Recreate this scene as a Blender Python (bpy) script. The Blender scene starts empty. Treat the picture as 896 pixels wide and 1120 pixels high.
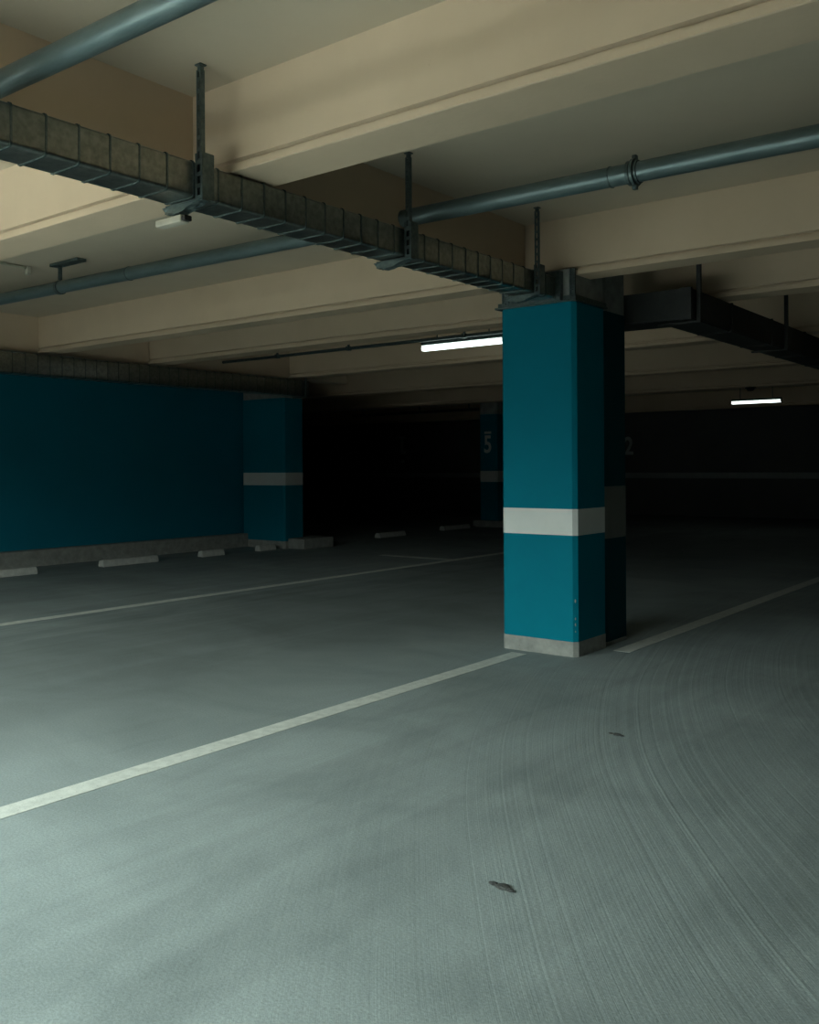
import bpy, bmesh, math, random
from mathutils import Vector, Matrix
random.seed(7)
S = bpy.context.scene
COL = S.collection
R = math.radians

# ------------------------------------------------------------------ materials
def nodes(name):
    m = bpy.data.materials.new(name); m.use_nodes = True
    nt = m.node_tree; b = nt.nodes['Principled BSDF']
    return m, nt, b

def N(nt, t, **kw):
    n = nt.nodes.new(t)
    for k, v in kw.items():
        if k in ('operation', 'blend_type', 'noise_dimensions', 'data_type', 'feature', 'interpolation_type', 'clamp', 'vector_type'): setattr(n, k, v)
        else: n.inputs[k].default_value = v
    return n

def surf(name, c1, c2, scale=3.0, rough=.7, metal=0.0, bump=.15, bscale=60., detail=5, spec=.5, stretch=(1, 1, 1), c3=None, c3pos=.68):
    """mottled procedural surface: two tones on a noise, a fine bump, optional sparse third tone (wear / dirt)"""
    m, nt, b = nodes(name); L = nt.links.new
    tc = N(nt, 'ShaderNodeTexCoord'); mp = N(nt, 'ShaderNodeMapping'); mp.inputs['Scale'].default_value = stretch
    L(tc.outputs['Object'], mp.inputs['Vector'])
    n1 = N(nt, 'ShaderNodeTexNoise', Scale=scale, Detail=detail, Roughness=.6); L(mp.outputs[0], n1.inputs['Vector'])
    cr = N(nt, 'ShaderNodeValToRGB'); e = cr.color_ramp.elements
    e[0].position = .32; e[0].color = (*c1, 1); e[1].position = .68; e[1].color = (*c2, 1)
    L(n1.outputs['Fac'], cr.inputs['Fac']); col = cr.outputs['Color']
    if c3:
        n3 = N(nt, 'ShaderNodeTexNoise', Scale=scale * 4.3, Detail=6, Roughness=.7); L(mp.outputs[0], n3.inputs['Vector'])
        r3 = N(nt, 'ShaderNodeMapRange'); r3.inputs['From Min'].default_value = c3pos; r3.inputs['From Max'].default_value = c3pos + .08
        L(n3.outputs['Fac'], r3.inputs['Value'])
        mx = N(nt, 'ShaderNodeMix', data_type='RGBA'); L(r3.outputs[0], mx.inputs['Factor'])
        L(col, mx.inputs['A']); mx.inputs['B'].default_value = (*c3, 1); col = mx.outputs['Result']
    L(col, b.inputs['Base Color'])
    b.inputs['Roughness'].default_value = rough; b.inputs['Metallic'].default_value = metal
    b.inputs['Specular IOR Level'].default_value = spec
    if bump:
        n2 = N(nt, 'ShaderNodeTexNoise', Scale=bscale, Detail=4); L(mp.outputs[0], n2.inputs['Vector'])
        bp = N(nt, 'ShaderNodeBump', Strength=bump, Distance=.01); L(n2.outputs['Fac'], bp.inputs['Height']); L(bp.outputs[0], b.inputs['Normal'])
    return m

M = {}
M['cream'] = surf('cream_paint', (.665, .505, .345), (.73, .56, .39), 1.2, .75, bump=.12, bscale=25, c3=(.56, .40, .25), c3pos=.70)
M['ceil'] = surf('ceiling_paint', (.60, .495, .365), (.66, .55, .405), .9, .85, bump=.10, bscale=30)
M['teal'] = surf('teal_paint', (.0008, .165, .232), (.001, .185, .257), 1.5, .65, bump=.06, bscale=40, spec=.07)
M['wallteal'] = surf('teal_wall_paint', (.001, .165, .24), (.0012, .19, .275), .8, .6, bump=.1, bscale=30, spec=.3)
M['white'] = surf('white_band_paint', (.63, .66, .63), (.71, .73, .70), 3, .6, bump=.08, c3=(.42, .44, .42), c3pos=.72)
M['greyband'] = surf('grey_band_paint', (.34, .37, .36), (.40, .43, .42), 3, .6, bump=.08)
M['shadeteal'] = surf('shaded_teal_paint', (.004, .05, .062), (.005, .06, .075), 1.5, .65, bump=.06, spec=.1)  # teal pillar paint darkened: the rear pillar's shadow is put into the colour
M['shadeband'] = surf('shaded_band_paint', (.15, .16, .145), (.19, .20, .18), 3, .7, bump=.08)  # band of the rear pillar, with its shade in the colour too
M['concrete'] = surf('raw_concrete', (.22, .23, .21), (.34, .35, .32), 9, .85, bump=.35, bscale=45, c3=(.13, .13, .12), c3pos=.64)
M['stop'] = surf('wheel_stop_concrete', (.42, .43, .40), (.58, .59, .55), 12, .85, bump=.4, bscale=60, c3=(.20, .20, .18), c3pos=.62)
M['darkwall'] = surf('charcoal_wall_paint', (.11, .115, .112), (.14, .145, .14), .7, .8, bump=.1)
M['galv'] = surf('galvanised_sheet', (.16, .172, .158), (.25, .262, .24), 28, .30, metal=.95, bump=.05, bscale=70, detail=2)
M['shadeduct'] = surf('shaded_duct_sheet', (.025, .027, .026), (.04, .042, .04), 9, .6, metal=.2, bump=.08)  # duct and hanger metal behind the pillars, deep shade painted into its colour
M['steel'] = surf('grey_steel', (.07, .10, .10), (.13, .165, .16), 40, .45, metal=.7, bump=.2, bscale=120, c3=(.09, .075, .06), c3pos=.66)
M['pipe'] = surf('pipe_steel', (.105, .15, .152), (.165, .215, .215), 14, .40, metal=.55, bump=.12, bscale=60, stretch=(.25, 1, 1), c3=(.14, .16, .155), c3pos=.68)
M['conduit'] = surf('painted_conduit', (.42, .38, .28), (.52, .47, .35), 20, .6, bump=.1)
M['box'] = surf('cream_plastic', (.46, .42, .33), (.58, .53, .42), 10, .6, bump=.1, c3=(.30, .25, .18), c3pos=.67)
M['black'] = surf('black_plastic', (.012, .012, .012), (.022, .022, .022), 10, .5, bump=0)
M['line'] = surf('road_line_paint', (.46, .49, .45), (.60, .63, .58), 16, .8, bump=.3, bscale=120, c3=(.24, .26, .245), c3pos=.60)
M['number'] = surf('number_paint', (.66, .72, .68), (.76, .82, .78), 6, .7, bump=0, c3=(.2, .22, .21), c3pos=.64)
M['chip'] = surf('dark_chip', (.03, .034, .032), (.07, .075, .072), 60, .8, bump=.4)
M['ground'] = surf('outdoor_ground', (.74, .74, .72), (.80, .80, .78), 1, .9, bump=.2)

def floor_mat():
    m, nt, b = nodes('power_troweled_floor'); L = nt.links.new
    tc = N(nt, 'ShaderNodeTexCoord'); P = tc.outputs['Object']
    # large blotches, stretched along the driving lane
    mp = N(nt, 'ShaderNodeMapping'); mp.inputs['Scale'].default_value = (.55, .9, 1); mp.inputs['Rotation'].default_value = (0, 0, R(-20)); L(P, mp.inputs['Vector'])
    n1 = N(nt, 'ShaderNodeTexNoise', Scale=1.1, Detail=7, Roughness=.62, Distortion=.6); L(mp.outputs[0], n1.inputs['Vector'])
    cr = N(nt, 'ShaderNodeValToRGB'); e = cr.color_ramp.elements
    e[0].position = .30; e[0].color = (.192, .232, .229, 1); e[1].position = .70; e[1].color = (.285, .337, .333, 1)
    L(n1.outputs['Fac'], cr.inputs['Fac'])
    # fine aggregate speckle
    n2 = N(nt, 'ShaderNodeTexNoise', Scale=95, Detail=3, Roughness=.7); L(P, n2.inputs['Vector'])
    r2 = N(nt, 'ShaderNodeMapRange'); r2.inputs['From Min'].default_value = .3; r2.inputs['From Max'].default_value = .7
    r2.inputs['To Min'].default_value = .80; r2.inputs['To Max'].default_value = 1.2; L(n2.outputs['Fac'], r2.inputs['Value'])
    # tyre rubbed darker streaks running in the lane direction
    mp3 = N(nt, 'ShaderNodeMapping'); mp3.inputs['Scale'].default_value = (2.6, .35, 1); mp3.inputs['Rotation'].default_value = (0, 0, R(62)); L(P, mp3.inputs['Vector'])
    n3 = N(nt, 'ShaderNodeTexNoise', Scale=1.4, Detail=6, Roughness=.65, Distortion=.8); L(mp3.outputs[0], n3.inputs['Vector'])
    r3 = N(nt, 'ShaderNodeMapRange'); r3.inputs['From Min'].default_value = .42; r3.inputs['From Max'].default_value = .66
    r3.inputs['To Min'].default_value = 1.04; r3.inputs['To Max'].default_value = .88; L(n3.outputs['Fac'], r3.inputs['Value'])
    # trowel / broom arcs around a centre to the right
    sub = N(nt, 'ShaderNodeVectorMath', operation='SUBTRACT'); L(P, sub.inputs[0]); sub.inputs[1].default_value = (7.6, 10.1, 0)
    ln = N(nt, 'ShaderNodeVectorMath', operation='LENGTH'); L(sub.outputs[0], ln.inputs[0])
    warp = N(nt, 'ShaderNodeTexNoise', Scale=.35, Detail=1); L(P, warp.inputs['Vector'])
    wm = N(nt, 'ShaderNodeMath', operation='MULTIPLY'); L(warp.outputs['Fac'], wm.inputs[0]); wm.inputs[1].default_value = .12
    ad = N(nt, 'ShaderNodeMath', operation='ADD'); L(ln.outputs['Value'], ad.inputs[0]); L(wm.outputs[0], ad.inputs[1])
    n4 = N(nt, 'ShaderNodeTexNoise', noise_dimensions='1D', Scale=26, Detail=4, Roughness=.75); L(ad.outputs[0], n4.inputs['W'])
    # arcs are strong in patches on the right hand lane only
    sx = N(nt, 'ShaderNodeSeparateXYZ'); L(P, sx.inputs[0])
    mk = N(nt, 'ShaderNodeMapRange', interpolation_type='SMOOTHSTEP'); mk.inputs['From Min'].default_value = 13.6; mk.inputs['From Max'].default_value = 11.0
    L(ln.outputs['Value'], mk.inputs['Value'])
    pn = N(nt, 'ShaderNodeTexNoise', Scale=.9, Detail=3); L(P, pn.inputs['Vector'])
    pr = N(nt, 'ShaderNodeMapRange'); pr.inputs['From Min'].default_value = .34; pr.inputs['From Max'].default_value = .6; pr.inputs['To Min'].default_value = .35; L(pn.outputs['Fac'], pr.inputs['Value'])
    mm = N(nt, 'ShaderNodeMath', operation='MULTIPLY'); L(mk.outputs[0], mm.inputs[0]); L(pr.outputs[0], mm.inputs[1])
    arc = N(nt, 'ShaderNodeMapRange'); arc.inputs['From Min'].default_value = .25; arc.inputs['From Max'].default_value = .75
    arc.inputs['To Min'].default_value = -.11; arc.inputs['To Max'].default_value = .11; L(n4.outputs['Fac'], arc.inputs['Value'])
    am = N(nt, 'ShaderNodeMath', operation='MULTIPLY_ADD'); L(arc.outputs[0], am.inputs[0]); L(mm.outputs[0], am.inputs[1]); am.inputs[2].default_value = 1.0
    k1 = N(nt, 'ShaderNodeMath', operation='MULTIPLY'); L(r2.outputs[0], k1.inputs[0]); L(r3.outputs[0], k1.inputs[1])
    # darkening of the driving lane between the two left lines, with ragged noisy edges
    gx = N(nt, 'ShaderNodeMath', operation='MULTIPLY_ADD'); L(n3.outputs['Fac'], gx.inputs[0]); gx.inputs[1].default_value = 3.2; L(sx.outputs['X'], gx.inputs[2])
    g1 = N(nt, 'ShaderNodeMapRange', interpolation_type='SMOOTHSTEP'); g1.inputs['From Min'].default_value = -7.8; g1.inputs['From Max'].default_value = -5.6; L(gx.outputs[0], g1.inputs['Value'])
    g2 = N(nt, 'ShaderNodeMapRange', interpolation_type='SMOOTHSTEP'); g2.inputs['From Min'].default_value = -1.9; g2.inputs['From Max'].default_value = -4.2; L(gx.outputs[0], g2.inputs['Value'])
    g3 = N(nt, 'ShaderNodeMath', operation='MULTIPLY'); L(g1.outputs[0], g3.inputs[0]); L(g2.outputs[0], g3.inputs[1])
    g4 = N(nt, 'ShaderNodeMath', operation='MULTIPLY_ADD'); L(g3.outputs[0], g4.inputs[0]); g4.inputs[1].default_value = -.32; g4.inputs[2].default_value = 1.0
    k0 = N(nt, 'ShaderNodeMath', operation='MULTIPLY'); L(k1.outputs[0], k0.inputs[0]); L(g4.outputs[0], k0.inputs[1]); k1 = k0
    k2 = N(nt, 'ShaderNodeMath', operation='MULTIPLY'); L(k1.outputs[0], k2.inputs[0]); L(am.outputs[0], k2.inputs[1])
    sc = N(nt, 'ShaderNodeVectorMath', operation='SCALE'); L(cr.outputs['Color'], sc.inputs[0]); L(k2.outputs[0], sc.inputs['Scale'])
    L(sc.outputs[0], b.inputs['Base Color'])
    b.inputs['Roughness'].default_value = .72; b.inputs['Specular IOR Level'].default_value = .35
    b1 = N(nt, 'ShaderNodeBump', Strength=.35, Distance=.004); L(n2.outputs['Fac'], b1.inputs['Height'])
    hm = N(nt, 'ShaderNodeMath', operation='MULTIPLY'); L(n4.outputs['Fac'], hm.inputs[0]); L(mm.outputs[0], hm.inputs[1])
    b2 = N(nt, 'ShaderNodeBump', Strength=.36, Distance=.010); L(hm.outputs[0], b2.inputs['Height']); L(b1.outputs[0], b2.inputs['Normal'])
    L(b2.outputs[0], b.inputs['Normal'])
    return m
M['floor'] = floor_mat()
M['skyblocker'] = surf('sky_blocker_dark', (.030, .032, .032), (.040, .042, .042), .7, .8, bump=.1)

def emit(name, col, st):
    m, nt, b = nodes(name)
    b.inputs['Base Color'].default_value = (.9, .9, .9, 1)
    b.inputs['Emission Color'].default_value = (*col, 1); b.inputs['Emission Strength'].default_value = st
    return m
M['tube'] = emit('lit_diffuser', (.86, 1.0, .93), 2.9)

# ------------------------------------------------------------------ mesh helpers
def BM(): return bmesh.new()

def box(bm, lo, hi, bev=0.0, seg=2):
    c = [(a + b) / 2 for a, b in zip(lo, hi)]; s = [b - a for a, b in zip(lo, hi)]
    r = bmesh.ops.create_cube(bm, size=1, matrix=Matrix.Translation(c) @ Matrix.Diagonal((*s, 1)))
    if bev:
        es = list({e for v in r['verts'] for e in v.link_edges})
        bmesh.ops.bevel(bm, geom=es, offset=bev, segments=seg, profile=.5, affect='EDGES')

def prism(bm, pts, axis, a, b):
    """extrude a closed 2-D outline along an axis; pts are the two other coordinates in x,y,z order"""
    def P(p, t):
        return {'x': (t, p[0], p[1]), 'y': (p[0], t, p[1]), 'z': (p[0], p[1], t)}[axis]
    A = [bm.verts.new(P(p, a)) for p in pts]; B = [bm.verts.new(P(p, b)) for p in pts]
    n = len(pts); bm.faces.new(A[::-1]); bm.faces.new(B)
    for i in range(n): bm.faces.new((A[i], A[(i + 1) % n], B[(i + 1) % n], B[i]))

def rrect(x0, x1, y0, y1, r, seg=4, chamfer=False):
    out = []
    for cx, cy, a0 in ((x1 - r, y0 + r, -90), (x1 - r, y1 - r, 0), (x0 + r, y1 - r, 90), (x0 + r, y0 + r, 180)):
        k = 1 if chamfer else seg
        for i in range(k + 1):
            a = R(a0 + 90 * i / k); out.append((cx + r * math.cos(a), cy + r * math.sin(a)))
    return out

def tube(bm, p, q, r, seg=24):
    p, q = Vector(p), Vector(q); d = q - p
    m = Matrix.Translation((p + q) / 2) @ d.to_track_quat('Z', 'Y').to_matrix().to_4x4()
    bmesh.ops.create_cone(bm, cap_ends=True, segments=seg, radius1=r, radius2=r, depth=d.length, matrix=m)

def obj(name, bm, mat, parent=None, smooth=False, org=None):
    if org is not None: bmesh.ops.translate(bm, verts=bm.verts, vec=-Vector(org))
    bmesh.ops.recalc_face_normals(bm, faces=bm.faces)
    me = bpy.data.meshes.new(name); bm.to_mesh(me); bm.free()
    me.materials.append(M[mat])
    if smooth:
        for f in me.polygons: f.use_smooth = True
        try: me.set_sharp_from_angle(angle=R(35))
        except Exception: pass
    o = bpy.data.objects.new(name, me); COL.objects.link(o)
    if parent: o.parent = parent
    return o

def tag(o, label=None, cat=None, group=None, kind=None):
    if label: o['label'] = label
    if cat: o['category'] = cat
    if group: o['group'] = group
    if kind: o['kind'] = kind
    return o

def thing(name, loc, label, cat, group=None):
    o = bpy.data.objects.new(name, None); o.empty_display_size = .1; COL.objects.link(o); o.location = loc
    return tag(o, label, cat, group)

def copy_tree(o, parent=None):
    c = o.copy(); COL.objects.link(c)
    if parent: c.parent = parent
    for ch in [x for x in bpy.data.objects if x.parent == o]: copy_tree(ch, c)
    return c

def struct(name, bm, mat, label=None, cat=None, **kw):
    return tag(obj(name, bm, mat, **kw), label, cat, kind='structure')

# ------------------------------------------------------------------ setting
ZC, ZB = 3.46, 2.998          # slab soffit, beam underside
XL, XR, Y0, Y1 = -30.0, 2.6, -1.1, 27.0
bm = BM(); box(bm, (XL - .2, Y0 - .2, -.2), (XR + .2, Y1 + .2, 0)); struct('floor', bm, 'floor', 'grey concrete garage floor with curved trowel marks', 'floor')
bm = BM(); box(bm, (XL - .2, Y0 - .2, ZC), (XR + .2, Y1 + .2, ZC + .25)); struct('ceiling', bm, 'ceil', 'painted concrete ceiling slab between the beams', 'ceiling')
bm = BM(); box(bm, (XL, Y1, 0), (XR, Y1 + .2, ZC)); struct('wall_back', bm, 'darkwall', 'dark far wall at the end of the garage', 'wall')
bm = BM(); box(bm, (XL - .2, Y0, 0), (XL, Y1, ZC)); struct('wall_left', bm, 'darkwall')
bm = BM(); box(bm, (XR, Y0, 0), (XR + .2, Y1, ZC)); struct('wall_right', bm, 'darkwall')
OX0, OX1, OZ = -8.6, -2.0, 3.44
bm = BM(); box(bm, (XL, Y0 - .2, 0), (OX0, Y0, ZC)); box(bm, (OX1, Y0 - .2, 0), (XR, Y0, ZC)); box(bm, (OX0, Y0 - .2, OZ), (OX1, Y0, ZC))
struct('wall_front', bm, 'cream')
bm = BM(); box(bm, (-45, -40, -.25), (35, Y0 - .2, -.03)); struct('ground', bm, 'ground')
bm = BM(); box(bm, (-45, -4.5, -.1), (35, -4.2, 2.3)); struct('added_sky_blocker', bm, 'skyblocker')  # unseen wall, added to cut off low sky and far ground bounce

bm = BM(); box(bm, (-13.8, Y0, 0), (-13.6, 12.9, ZC)); struct('wall_side', bm, 'wallteal', 'dark teal side wall behind the wheel stops at left', 'wall')
bm = BM(); prism(bm, rrect(-13.62, -13.40, -.05, .25, .02), 'y', Y0, 12.22)
struct('trim_1', bm, 'concrete', 'low concrete kerb along the foot of the teal side wall', 'kerb')
bm = BM(); box(bm, (XL, Y1 - .012, 1.11), (XR, Y1, 1.28)); struct('trim_2', bm, 'greyband', 'pale painted band along the dark far wall', 'wall band')

def beam(y, x0, x1, w, label):
    bm = BM()
    # face with a groove and a small lip along the bottom edge
    prof = [(y + .012, ZC), (y + .012, ZB + .068), (y + .034, ZB + .060), (y + .034, ZB + .046), (y, ZB + .038), (y, ZB + .004), (y + .006, ZB),
            (y + w - .006, ZB), (y + w, ZB + .004), (y + w, ZB + .038), (y + w - .034, ZB + .046), (y + w - .034, ZB + .060), (y + w - .012, ZB + .068), (y + w - .012, ZC)]
    prism(bm, prof, 'x', x0, x1)
    return struct('ceiling_beam', bm, 'cream', label, 'beam')
beam(3.196, -13.6, XR, .31, 'nearest cream ceiling beam crossing the top right of the view')
beam(6.60, -11.2, XR, .25, 'cream ceiling beam resting on the top of the front teal pillar')
beam(8.31, -11.2, XR, .28, 'cream ceiling beam just behind the pair of pillars, in front of the near tube light')
beam(11.13, -11.2, XR, .28, 'beam behind the near tube light, lit by it')
beam(14.5, XL, XR, .3, 'unlit beam past the near tube light, nearer of the three farthest beams')
beam(18.2, XL, XR, .3, 'dim beam just in front of the small far tube light')
beam(24.6, XL, XR, .3, 'farthest unlit beam by the dark end wall')
bm = BM(); box(bm, (-4.24, Y0, ZB + .002), (-3.93, 6.60, ZC)); struct('ceiling_girder', bm, 'cream', 'cream girder running above the nearer ribbed duct', 'girder')
bm = BM(); box(bm, (-11.52, Y0, ZB + .002), (-11.2, 12.6, ZC)); struct('ceiling_girder', bm, 'cream', 'cream girder above the far left duct by the teal wall', 'girder')

# ------------------------------------------------------------------ pillars
def pillar(x0, x1, y0, y1, ztop, base, band, paint_top, label, bandmat='white', foot=None, paint='teal', number=None):
    loc = ((x0 + x1) / 2, (y0 + y1) / 2, 0)
    t = thing('pillar', loc, label, 'pillar')
    ch = .032
    def seg(name, z0, z1, mat, g=0.0, lab=None):
        if mat == 'teal': mat = paint
        bm = BM(); prism(bm, rrect(x0 - g, x1 + g, y0 - g, y1 + g, ch + g * .4, chamfer=True), 'z', z0, z1)
        o = obj(name, bm, mat, t, org=loc)
        if lab: o['label'] = lab
        return o
    seg('base', 0, base, 'concrete', .003, 'bare grey concrete base')
    seg('painted_shaft', base, band[0], 'teal')
    seg('painted_band', band[0], band[1], bandmat, .0015, 'pale painted band')
    seg('painted_shaft', band[1], paint_top, 'teal')
    if paint_top < ztop: seg('pillar_head', paint_top, ztop, 'concrete', -.004, 'unpainted concrete head')
    if foot:
        bm = BM(); box(bm, (foot[0], foot[2], 0), (foot[1], foot[3], foot[4]), .015); obj('plinth', bm, 'concrete', t, org=loc)
    return t, loc

pm, ploc = pillar(-4.15, -3.465, 6.57, 7.10, 3.05, .118, (.952, 1.160), 2.79, 'front bright teal square pillar with a clean white band, right of centre')
# steel collar and straps around the head of the front pillar
bm = BM()
for a in ((-4.165, -3.450, 6.540, 6.566), (-4.185, -4.155, 6.540, 7.10), (-3.462, -3.440, 6.540, 7.10)):
    box(bm, (a[0], a[2], 2.79), (a[1], a[3], 2.805), .002); 
box(bm, (-4.165, 6.560, 2.79), (-3.450, 6.567, 2.838)); box(bm, (-3.4625, 6.56, 2.79), (-3.452, 7.1, 2.838)); box(bm, (-4.164, 6.56, 2.79), (-4.1545, 7.1, 2.838))
obj('collar', bm, 'steel', pm, org=ploc)['label'] = 'grey steel angle collar'
for xa, xb, zt in ((-4.125, -4.06, 2.945), (-3.505, -3.455, 3.045)):
    bm = BM(); box(bm, (xa, 6.556, 2.805), (xa + .012, 6.572, zt)); box(bm, (xb - .012, 6.556, 2.805), (xb, 6.572, zt)); box(bm, (xa, 6.566, 2.805), (xb, 6.574, zt))
    for k in range(3): tube(bm, ((xa + xb) / 2, 6.552, 2.83 + k * .05), ((xa + xb) / 2, 6.57, 2.83 + k * .05), .009, 6)
    obj('strap', bm, 'steel', pm, org=ploc)
# small paint chips knocked off the near corner
bm = BM()
for z, s in ((.44, .012), (.30, .008), (.255, .010), (.20, .007)):
    bmesh.ops.create_icosphere(bm, subdivisions=1, radius=s, matrix=Matrix.Translation((-3.482, 6.585, z)) @ Matrix.Diagonal((.6, .6, 1.4, 1)))
obj('paint_chip', bm, 'concrete', pm, org=ploc)

pillar(-4.15, -3.492, 7.14, 7.56, ZC, .03, (.89, 1.327), 2.79, 'dark pillar close behind the front teal pillar, with a tall grey band', 'shadeband', paint='shadeteal')
pillar(-13.55, -12.42, 12.2, 12.72, ZC, .14, (1.171, 1.407), 2.79, 'dark teal pillar at the end of the teal wall, left of centre', foot=(-13.57, -12.02, 12.30, 13.1, .19))
p5, l5 = pillar(-12.95, -12.44, 19.5, 20.05, ZC, .15, (1.116, 1.389), 2.79, 'dark far pillar with a painted 5, left of the front pillar', foot=(-13.1, -12.2, 19.4, 20.2, .16))

def text_mesh(txt, w, h, depth=.004):
    cu = bpy.data.curves.new('t', 'FONT'); cu.body = txt; cu.extrude = depth; cu.offset = .022
    o = bpy.data.objects.new('t', cu); COL.objects.link(o)
    dg = bpy.context.evaluated_depsgraph_get(); dg.update()
    me = bpy.data.meshes.new_from_object(o.evaluated_get(dg))
    bpy.data.objects.remove(o)
    bm = BM(); bm.from_mesh(me); bpy.data.meshes.remove(me)
    xs = [v.co.x for v in bm.verts]; ys = [v.co.y for v in bm.verts]
    for v in bm.verts:
        x = (v.co.x - min(xs)) / (max(xs) - min(xs)) * w; z = (v.co.y - min(ys)) / (max(ys) - min(ys)) * h
        v.co = Vector((x, -v.co.z, z))
    return bm
bm = text_mesh('5', .21, .44); bmesh.ops.translate(bm, verts=bm.verts, vec=(-12.81, 19.494, 1.83))
box(bm, (-12.80, 19.490, 2.305), (-12.60, 19.498, 2.365))
obj('painted_number', bm, 'number', p5, org=l5)['label'] = 'pale painted 5 with a bar above'

# painted marks on the far wall
t = thing('wall_number', (-21.35, Y1 - .002, 1.75), 'faint pale 1 and dot painted on the dark far wall, left of the pillars', 'wall number')
bm = BM()
box(bm, (-21.62, Y1 - .010, 2.53), (-21.20, Y1 - .001, 2.63)); box(bm, (-21.40, Y1 - .010, 2.05), (-21.27, Y1 - .001, 2.53)); box(bm, (-21.40, Y1 - .010, 1.97), (-21.16, Y1 - .001, 2.10))
obj('numeral', bm, 'number', t, org=t.location)
bm = BM(); tube(bm, (-21.30, Y1 - .010, 1.70), (-21.30, Y1 - .001, 1.70), .085, 16); obj('dot', bm, 'number', t, org=t.location)
bm = text_mesh('2', .30, .56); bmesh.ops.translate(bm, verts=bm.verts, vec=(-12.56, Y1 - .006, 1.83))
tag(obj('wall_number', bm, 'number'), 'pale 2 painted on the dark far wall just right of the pillars', 'wall number')

# ------------------------------------------------------------------ ducts
def duct_y(name, xa, xb, za, zb, ya, yb, pitch, phase, label, ribs_from=None, ribs_to=None, rad=.018):
    loc = ((xa + xb) / 2, ya, za)
    t = thing(name, loc, label, 'air duct')
    bm = BM(); prism(bm, rrect(xa, xb, za, zb, rad, 5), 'y', ya, yb); obj('duct_body', bm, 'galv', t, smooth=True, org=loc)
    y = phase; first = None
    while y < (ribs_to or yb) - .02:
        if y > (ribs_from or ya) + .02:
            if first is None:
                bm = BM(); n = 6; g = .0045
                # thin standing wire hugging the sheet
                outer = rrect(xa - g, xb + g, za - g, min(zb + g, ZB - .0003) if zb < ZB else zb + g, rad, 5)
                prism(bm, outer, 'y', -.0045, .0045)
                bmesh.ops.translate(bm, verts=bm.verts, vec=-Vector((loc[0], 0, loc[2])))
                first = obj('stiffening_rib', bm, 'steel', t, smooth=False); c = first
            else:
                c = first.copy(); COL.objects.link(c); c.parent = t
            c.location = (0, y - loc[1], 0)
        y += pitch
    return t, loc
d1, dl = duct_y('air_duct', -3.822, -3.604, 2.815, 2.990, -.9, 6.57, .1552, 2.011 - 18 * .1552, 'ribbed galvanised duct crossing the ceiling from the upper left to the front pillar')
bm = BM()
for s in ((-3.862, -3.564, 2.80, 2.815), (-3.862, -3.564, 2.990, 3.03), (-3.862, -3.822, 2.815, 2.990), (-3.604, -3.564, 2.815, 2.990)):
    box(bm, (s[0], 6.515, s[2]), (s[1], 6.566, s[3]))
obj('flange', bm, 'steel', d1, org=dl)
duct_y('air_duct', -11.25, -11.0, 2.695, 2.955, 3.2, 11.40, .17, 3.25, 'dim ribbed duct along the top of the teal side wall at left')
# duct that leaves the back of the pillars and turns away
loc = (-3.1, 7.6, 2.725)
t = thing('air_duct', loc, 'shaded dark duct elbow behind the pillars, running away to the right', 'air duct')
bm = BM()
prism(bm, [(-3.95, 7.6), (-2.935, 7.6), (-2.935, 18.0), (-3.25, 18.0), (-3.25, 7.98), (-3.95, 7.98)], 'z', 2.725, 2.985)
bmesh.ops.bevel(bm, geom=list(bm.edges), offset=.012, segments=2, affect='EDGES')
obj('duct_body', bm, 'shadeduct', t, org=loc, smooth=True)
for y in (8.6, 9.8, 11.0, 12.2):
    bm = BM(); box(bm, (-3.258, y, 2.717), (-2.927, y + .03, 2.9875)); obj('flange', bm, 'shadeduct', t, org=loc)
bm = BM(); box(bm, (-3.02, 7.592, 2.717), (-2.927, 7.63, 2.9875)); obj('flange', bm, 'shadeduct', t, org=loc)

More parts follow.
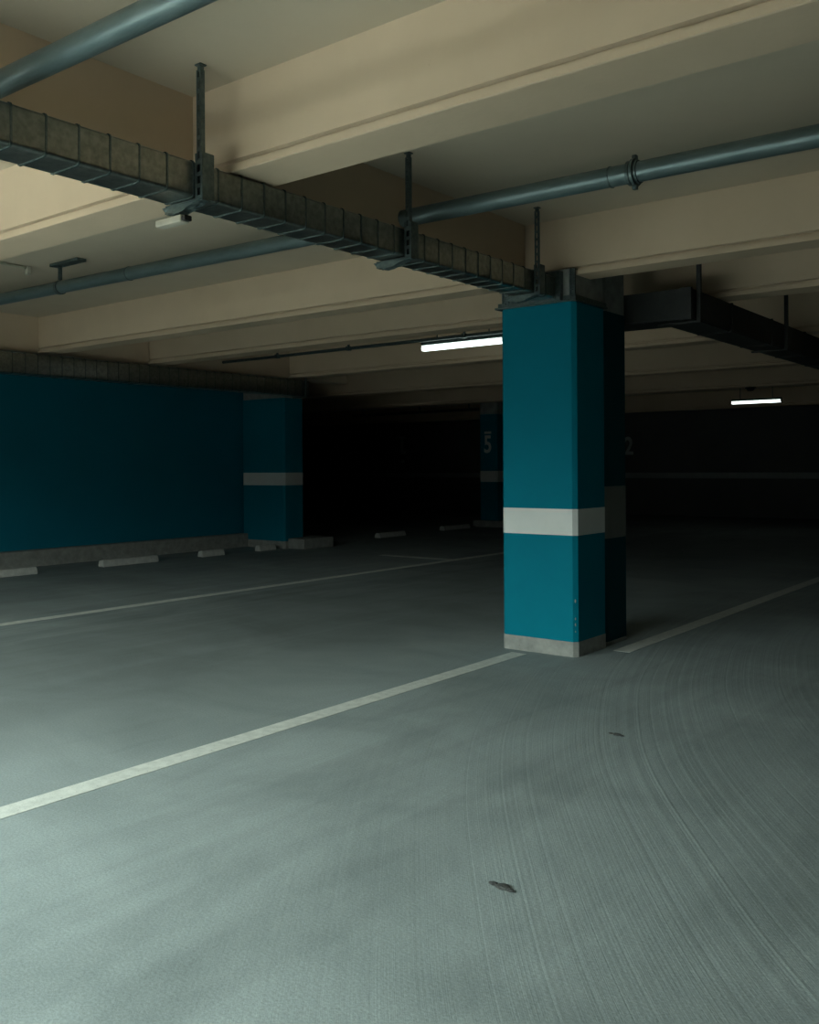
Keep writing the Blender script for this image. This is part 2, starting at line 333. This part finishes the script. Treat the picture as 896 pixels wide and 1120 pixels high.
# ------------------------------------------------------------------ hangers
def hanger(loc, z_low, width, label, group=None, gusset=True):
    """slotted steel strut from the slab, down the side of the duct, with a cross piece under the duct; loc on the ceiling"""
    t = thing('duct_hanger', loc, label, 'duct hanger', group)
    h = loc[2] - z_low
    bm = BM(); box(bm, (-.022, -.02, -.008), (.022, .02, -.0005), .002); tube(bm, (0, 0, -.035), (0, 0, -.01), .016, 8); obj('ceiling_plate', bm, 'steel', t)
    bm = BM()
    def ladder(x0, x1, z0, z1, yf, dep):
        w = .30 * (x1 - x0)
        box(bm, (x0, yf, z0), (x0 + w, yf + .003, z1)); box(bm, (x1 - w, yf, z0), (x1, yf + .003, z1))
        box(bm, (x0, yf, z0), (x0 + .003, yf + dep, z1)); box(bm, (x1 - .003, yf, z0), (x1, yf + dep, z1))
        n = max(1, int((z1 - z0) / .052))
        for i in range(n):
            za = z0 + (z1 - z0) * i / n; box(bm, (x0 + w, yf, za), (x1 - w, yf + .003, za + .020))
    ladder(-.016, .016, -h + .18, -.03, -.014, .026)
    obj('strut', bm, 'steel', t)
    bm = BM(); ladder(-.019, .034, -h, -h + .225, -.022, .044)
    box(bm, (.020, .022, -h), (.034, .052, -h + .225)); box(bm, (-.002, .022, -h), (.004, .052, -h + .225))
    obj('side_channel', bm, 'steel', t)
    bm = BM(); box(bm, (-width, -.022, -h - .006), (.034, .022, -h + .010), .002)
    for k in range(4): tube(bm, (-width + .03 + k * .06, 0, -h - .014), (-width + .03 + k * .06, 0, -h), .008, 6)
    obj('cross_channel', bm, 'steel', t)
    if gusset:
        bm = BM(); prism(bm, [(.030, -h), (-width - .015, -h), (-width + .012, -h - .034), (-width + .075, -h - .046), (-width + .14, -h - .036), (-.03, -h - .012)], 'y', -.030, .030)
        bmesh.ops.subdivide_edges(bm, edges=list(bm.edges), cuts=3, use_grid_fill=True)
        for v in bm.verts:
            if v.co.z < -h - .004: v.co += Vector((random.uniform(-.004, .004), random.uniform(-.005, .005), random.uniform(-.005, .003)))
        obj('gusset', bm, 'steel', t)
    return t
h1 = hanger((-3.582, 2.972, ZC), 2.800, .250, 'nearest slotted steel hanger on the long duct, with a cream box under it')
h2 = copy_tree(h1); h2.location = (-3.582, 4.615, ZC); h2['label'] = 'middle steel hanger on the long duct, where the right hand pipe meets it'
h3 = copy_tree(h1); h3.location = (-3.582, 6.20, ZC); h3['label'] = 'steel hanger on the long duct closest to the front pillar'
for h in (h1, h2, h3): h['group'] = 'hangers of the long duct'
for y, lab in ((7.72, 'dark hanger at the corner of the shaded duct behind the pillars'), (10.2, 'dark hanger halfway along the shaded duct running away right')):
    t = thing('duct_hanger', (-2.905, y, ZC), lab, 'duct hanger')
    bm = BM(); box(bm, (-.018, -.018, -ZC + 2.71), (.018, .018, -.006), .003); obj('strut', bm, 'shadeduct', t)
    bm = BM(); box(bm, (-.03, -.03, -.008), (.03, .03, -.0005)); obj('ceiling_plate', bm, 'shadeduct', t)
    bm = BM(); box(bm, (-.36, -.02, -ZC + 2.700), (.018, .02, -ZC + 2.7165)); obj('cross_channel', bm, 'shadeduct', t)
t = thing('duct_hanger', (-10.975, 11.30, ZC), 'small hanger at the end of the dim duct by the teal wall', 'duct hanger')
bm = BM(); box(bm, (-.015, -.015, -ZC + 2.67), (.015, .015, -.006)); obj('strut', bm, 'steel', t)
bm = BM(); box(bm, (-.04, -.04, -.007), (.04, .04, -.0005)); obj('ceiling_plate', bm, 'steel', t)
bm = BM(); box(bm, (-.29, -.02, -ZC + 2.668), (.015, .02, -ZC + 2.688)); obj('cross_channel', bm, 'steel', t)

# cream box clipped under the first hanger
loc = (-3.79, 2.972, 2.714)
t = thing('junction_box', loc, 'small cream box fixed under the nearest duct hanger', 'junction box')
bm = BM(); box(bm, (-.115, -.03, 0), (.085, .03, .036), .008, 3); obj('casing', bm, 'box', t, smooth=True)
bm = BM(); prism(bm, rrect(-.022, .022, .005, .031, .006), 'x', .085, .108); obj('end_plug', bm, 'black', t, smooth=True)['label'] = 'black end plug'

# ------------------------------------------------------------------ pipes
def pipe(x0, x1, y, za, zb, r, label, couplings=(), rings=()):
    loc = (x0, y, za); t = thing('pipe', loc, label, 'pipe')
    zz = lambda x: za + (zb - za) * (x - x0) / (x1 - x0)
    bm = BM(); tube(bm, (x0, y, za), (x1, y, zb), r, 32); obj('pipe_run', bm, 'pipe', t, smooth=True, org=loc)
    for x in couplings:
        bm = BM()
        for dx, rr, w in ((-.045, r + .012, .018), (-.018, r + .020, .018), (.006, r + .008, .012)): tube(bm, (x + dx, y, zz(x)), (x + dx + w, y, zz(x)), rr, 32)
        for s in (1, -1):
            box(bm, (x - .022, y - .016, zz(x) + s * (r + .026) - .014), (x + .004, y + .016, zz(x) + s * (r + .026) + .014), .003)
        obj('coupling', bm, 'steel', t, smooth=True, org=loc)
    for x in rings:
        bm = BM(); tube(bm, (x, y, zz(x)), (x + .008, y, zz(x)), r + .004, 32); obj('weld_ring', bm, 'steel', t, smooth=True, org=loc)
    return t
pipe(-11.18, XR, 5.0, 3.262, 3.116, .058, 'long grey pipe across the second ceiling bay, passing over the duct', couplings=(-2.24,), rings=(-2.40, -7.0))
pipe(-3.93, XR, 2.1, 3.156, 3.09, .052, 'steel pipe crossing the top left corner of the view', rings=())
# clamp and conduit at far left of the second bay
t = thing('pipe_clamp', (-8.09, 5.0, ZC), 'bracket clamping the long pipe to the ceiling at far left', 'pipe clamp')
bm = BM(); box(bm, (-.10, -.05, -.03), (.36, .05, -.0005), .004); obj('ceiling_rail', bm, 'steel', t)
bm = BM(); box(bm, (-.014, -.014, -.16), (.014, .014, -.03)); obj('rod', bm, 'steel', t)
bm = BM(); tube(bm, (-.02, 0, -.233), (.02, 0, -.233), .066, 32); obj('ring', bm, 'steel', t, smooth=True)
t = thing('conduit', (-8.5, 4.0, ZC), 'thin cream conduit on the ceiling at far left, ending in a small box', 'conduit')
bm = BM(); tube(bm, (-8.45, 2.9 + .65, ZC - .014), (-8.45, 4.86, ZC - .014), .013, 12)
for y in (3.8, 4.3, 4.62): box(bm, (-8.475, y, ZC - .02), (-8.425, y + .03, ZC - .001))
obj('conduit_run', bm, 'conduit', t, smooth=True, org=t.location)
bm = BM(); box(bm, (-8.475, 4.86, ZC - .085), (-8.425, 4.90, ZC - .0005), .006); obj('end_box', bm, 'box', t, org=t.location)
# trunking feeding the near light, bar at the far left
t = thing('conduit', (-8, 9.7, 3.12), 'thin dark conduit running along above the near tube light', 'conduit')
bm = BM(); tube(bm, (-11.2, 9.7, 3.14), (-5.0, 9.7, 3.14), .022, 12); obj('conduit_run', bm, 'steel', t, smooth=True, org=t.location)
for x in (-10, -8.6, -6.66, -5.2):
    bm = BM(); box(bm, (x - .012, 9.688, 3.16), (x + .012, 9.712, ZC)); box(bm, (x - .03, 9.67, 3.112), (x + .03, 9.73, 3.17), .004); obj('support', bm, 'steel', t, org=t.location)
t = thing('conduit', (-15.4, 20.0, 2.95), 'faint horizontal conduit near the far ceiling, above the painted 1', 'conduit')
bm = BM(); tube(bm, (-17.6, 20.0, 2.955), (-13.3, 20.0, 2.965), .035, 12); obj('conduit_run', bm, 'galv', t, smooth=True, org=t.location)
for x in (-17.2, -15.2, -13.6):
    bm = BM(); box(bm, (x - .012, 19.99, 2.98), (x + .012, 20.01, ZC)); obj('support', bm, 'steel', t, org=t.location)
# small detector under the far beam
t = thing('smoke_detector', (-5.9, 18.35, ZB), 'small dark round detector under the dim beam, above the far tube light', 'detector')
bm = BM(); tube(bm, (0, 0, -.02), (0, 0, -.0005), .10, 20); obj('mount', bm, 'black', t, smooth=True)
bm = BM(); bmesh.ops.create_cone(bm, cap_ends=True, segments=20, radius1=.05, radius2=.085, depth=.05, matrix=Matrix.Translation((0, 0, -.045))); obj('sensor_head', bm, 'black', t, smooth=True)

# ------------------------------------------------------------------ lights
def batten(loc, length, r, label, rods):
    t = thing('tube_light', loc, label, 'tube light')
    a, b = -length / 2, length / 2
    bm = BM(); prism(bm, rrect(-.045, .045, r * .55, r * .55 + .045, .008), 'x', a, b); obj('housing', bm, 'steel', t)
    bm = BM(); prism(bm, rrect(-.05, .05, -r, r * .5, r * .6, 6), 'x', a + .01, b - .01); obj('diffuser', bm, 'tube', t, smooth=True)
    for s, x in ((-1, a), (1, b)):
        bm = BM(); x0 = x if s < 0 else x - .012; prism(bm, rrect(-.052, .052, -r * .98, r * .55 + .02, r * .6, 6), 'x', x0, x0 + .012); obj('end_cap', bm, 'box', t, smooth=True)
    for x in rods:
        bm = BM(); tube(bm, (x, 0, r * .55 + .04), (x, 0, ZC - loc[2] - .0005), .008, 8); obj('hanging_rod', bm, 'steel', t, smooth=True)
    return t
batten((-6.755, 9.8, 3.058), 1.26, .046, 'lit white tube light left of the front pillar', (-.4, .4))
batten((-6.63, 21.0, 2.896), 1.08, .038, 'small lit white tube light far back on the right', (-.35, .35))

# ------------------------------------------------------------------ floor markings and small things
def strip(x0, x1, y0, y1, label):
    bm = BM(); box(bm, (x0, y0, .0002), (x1, y1, .0022)); return tag(obj('parking_line', bm, 'line'), label, 'parking line')
strip(-3.99, -3.855, -1.0, 6.46, 'pale painted line on the floor from the lower left edge to the front pillar')
strip(-8.74, -8.60, -1.0, 15.0, 'pale painted line on the floor across the middle left, beyond the nearest one')
strip(-3.36, -3.22, 7.0, 15.0, 'dim painted line on the floor right of the pillars')
strip(-10.2, -8.74, 12.24, 12.38, 'short faint painted line branching off the middle left line')

def wheel_stop(y0, y1, label, x=-12.5):
    L = y1 - y0
    bm = BM(); prism(bm, [(-.075, 0), (.075, 0), (.07, .045), (.045, .10), (-.045, .10), (-.07, .045)], 'y', 0, L)
    bmesh.ops.bevel(bm, geom=list(bm.edges), offset=.008, segments=2, affect='EDGES')
    o = obj('wheel_stop', bm, 'stop'); o.location = (x, y0, 0)
    return tag(o, label, 'wheel stop', 'concrete wheel stops along the left bays')
wheel_stop(6.32, 7.30, 'pale concrete wheel stop cut by the left edge of the view')
wheel_stop(8.38, 9.40, 'whole pale concrete wheel stop in front of the teal side wall')
wheel_stop(10.30, 10.78, 'short concrete wheel stop between the whole one and the end of the kerb')
wheel_stop(11.60, 12.0, 'short concrete wheel stop at the foot of the dark teal left pillar')
wheel_stop(15.2, 16.1, 'dark wheel stop just beyond the left pillar, nearer of the two far ones', x=-12.7)
wheel_stop(17.8, 18.9, 'farthest dark wheel stop, short of the pillar with the painted 5', x=-12.9)

def chip(x, y, s, label):
    bm = BM()
    for dx, dy, k in ((0, 0, 1), (-.035, .004, .6), (.03, -.006, .5)):
        bmesh.ops.create_icosphere(bm, subdivisions=2, radius=.018 * k * s, matrix=Matrix.Translation((dx * s, dy * s, .003)) @ Matrix.Diagonal((1.4, 1, .35, 1)))
    for v in bm.verts: v.co += Vector((random.uniform(-1, 1), random.uniform(-1, 1), 0)) * .003; v.co.z = max(v.co.z, .0003)
    o = obj('scrap', bm, 'chip'); o.location = (x, y, 0); return tag(o, label, 'scrap', kind='thing')
chip(-1.79, 2.828, 1.25, 'dark scrap on the floor at the bottom of the view')
chip(-2.294, 4.816, 1.1, 'dark scrap on the floor in front of the front pillar')

# ------------------------------------------------------------------ light
w = bpy.data.worlds.new('daylight'); S.world = w; w.use_nodes = True
nt = w.node_tree; bg = nt.nodes['Background']; bg.inputs['Strength'].default_value = 15.4
# overcast sky: dark behind the houses at the skyline, brightening overhead
tc = N(nt, 'ShaderNodeTexCoord'); sx = N(nt, 'ShaderNodeSeparateXYZ'); nt.links.new(tc.outputs['Generated'], sx.inputs[0])
cr = N(nt, 'ShaderNodeValToRGB'); e = cr.color_ramp.elements
e[0].position = .10; e[0].color = (.04, .046, .044, 1); e[1].position = .30; e[1].color = (.86, 1.0, .96, 1)
nt.links.new(sx.outputs['Z'], cr.inputs['Fac']); nt.links.new(cr.outputs['Color'], bg.inputs['Color'])
pl = bpy.data.lights.new('opening_portal', 'AREA'); pl.shape = 'RECTANGLE'; pl.size = OX1 - OX0; pl.size_y = OZ; pl.cycles.is_portal = True
po = bpy.data.objects.new('opening_portal', pl); COL.objects.link(po); po.location = ((OX0 + OX1) / 2, Y0 - .25, OZ / 2); po.rotation_euler = (R(90), 0, 0)

# ------------------------------------------------------------------ camera
cam = bpy.data.cameras.new('camera'); co = bpy.data.objects.new('camera', cam); COL.objects.link(co); S.camera = co
F, HOR, YAW, ROLL = 1023.78, 510.62, 37.874, -0.3529
cam.sensor_fit = 'HORIZONTAL'; cam.sensor_width = 36; cam.lens = F / 896 * 36
cam.shift_y = -(560 - HOR) / 896
cam.clip_start = .05; cam.clip_end = 200
co.matrix_world = Matrix.Translation((0, 0, 1.5)) @ Matrix.Rotation(R(YAW), 4, 'Z') @ Matrix.Rotation(R(90), 4, 'X') @ Matrix.Rotation(R(ROLL), 4, 'Z')

S.view_settings.view_transform = 'Standard'; S.view_settings.look = 'None'; S.view_settings.exposure = 0; S.view_settings.gamma = 1
S.view_settings.use_curve_mapping = False
S.cycles.max_bounces = 8; S.cycles.diffuse_bounces = 2; S.cycles.use_denoising = True
S.cycles.sample_clamp_indirect = 4
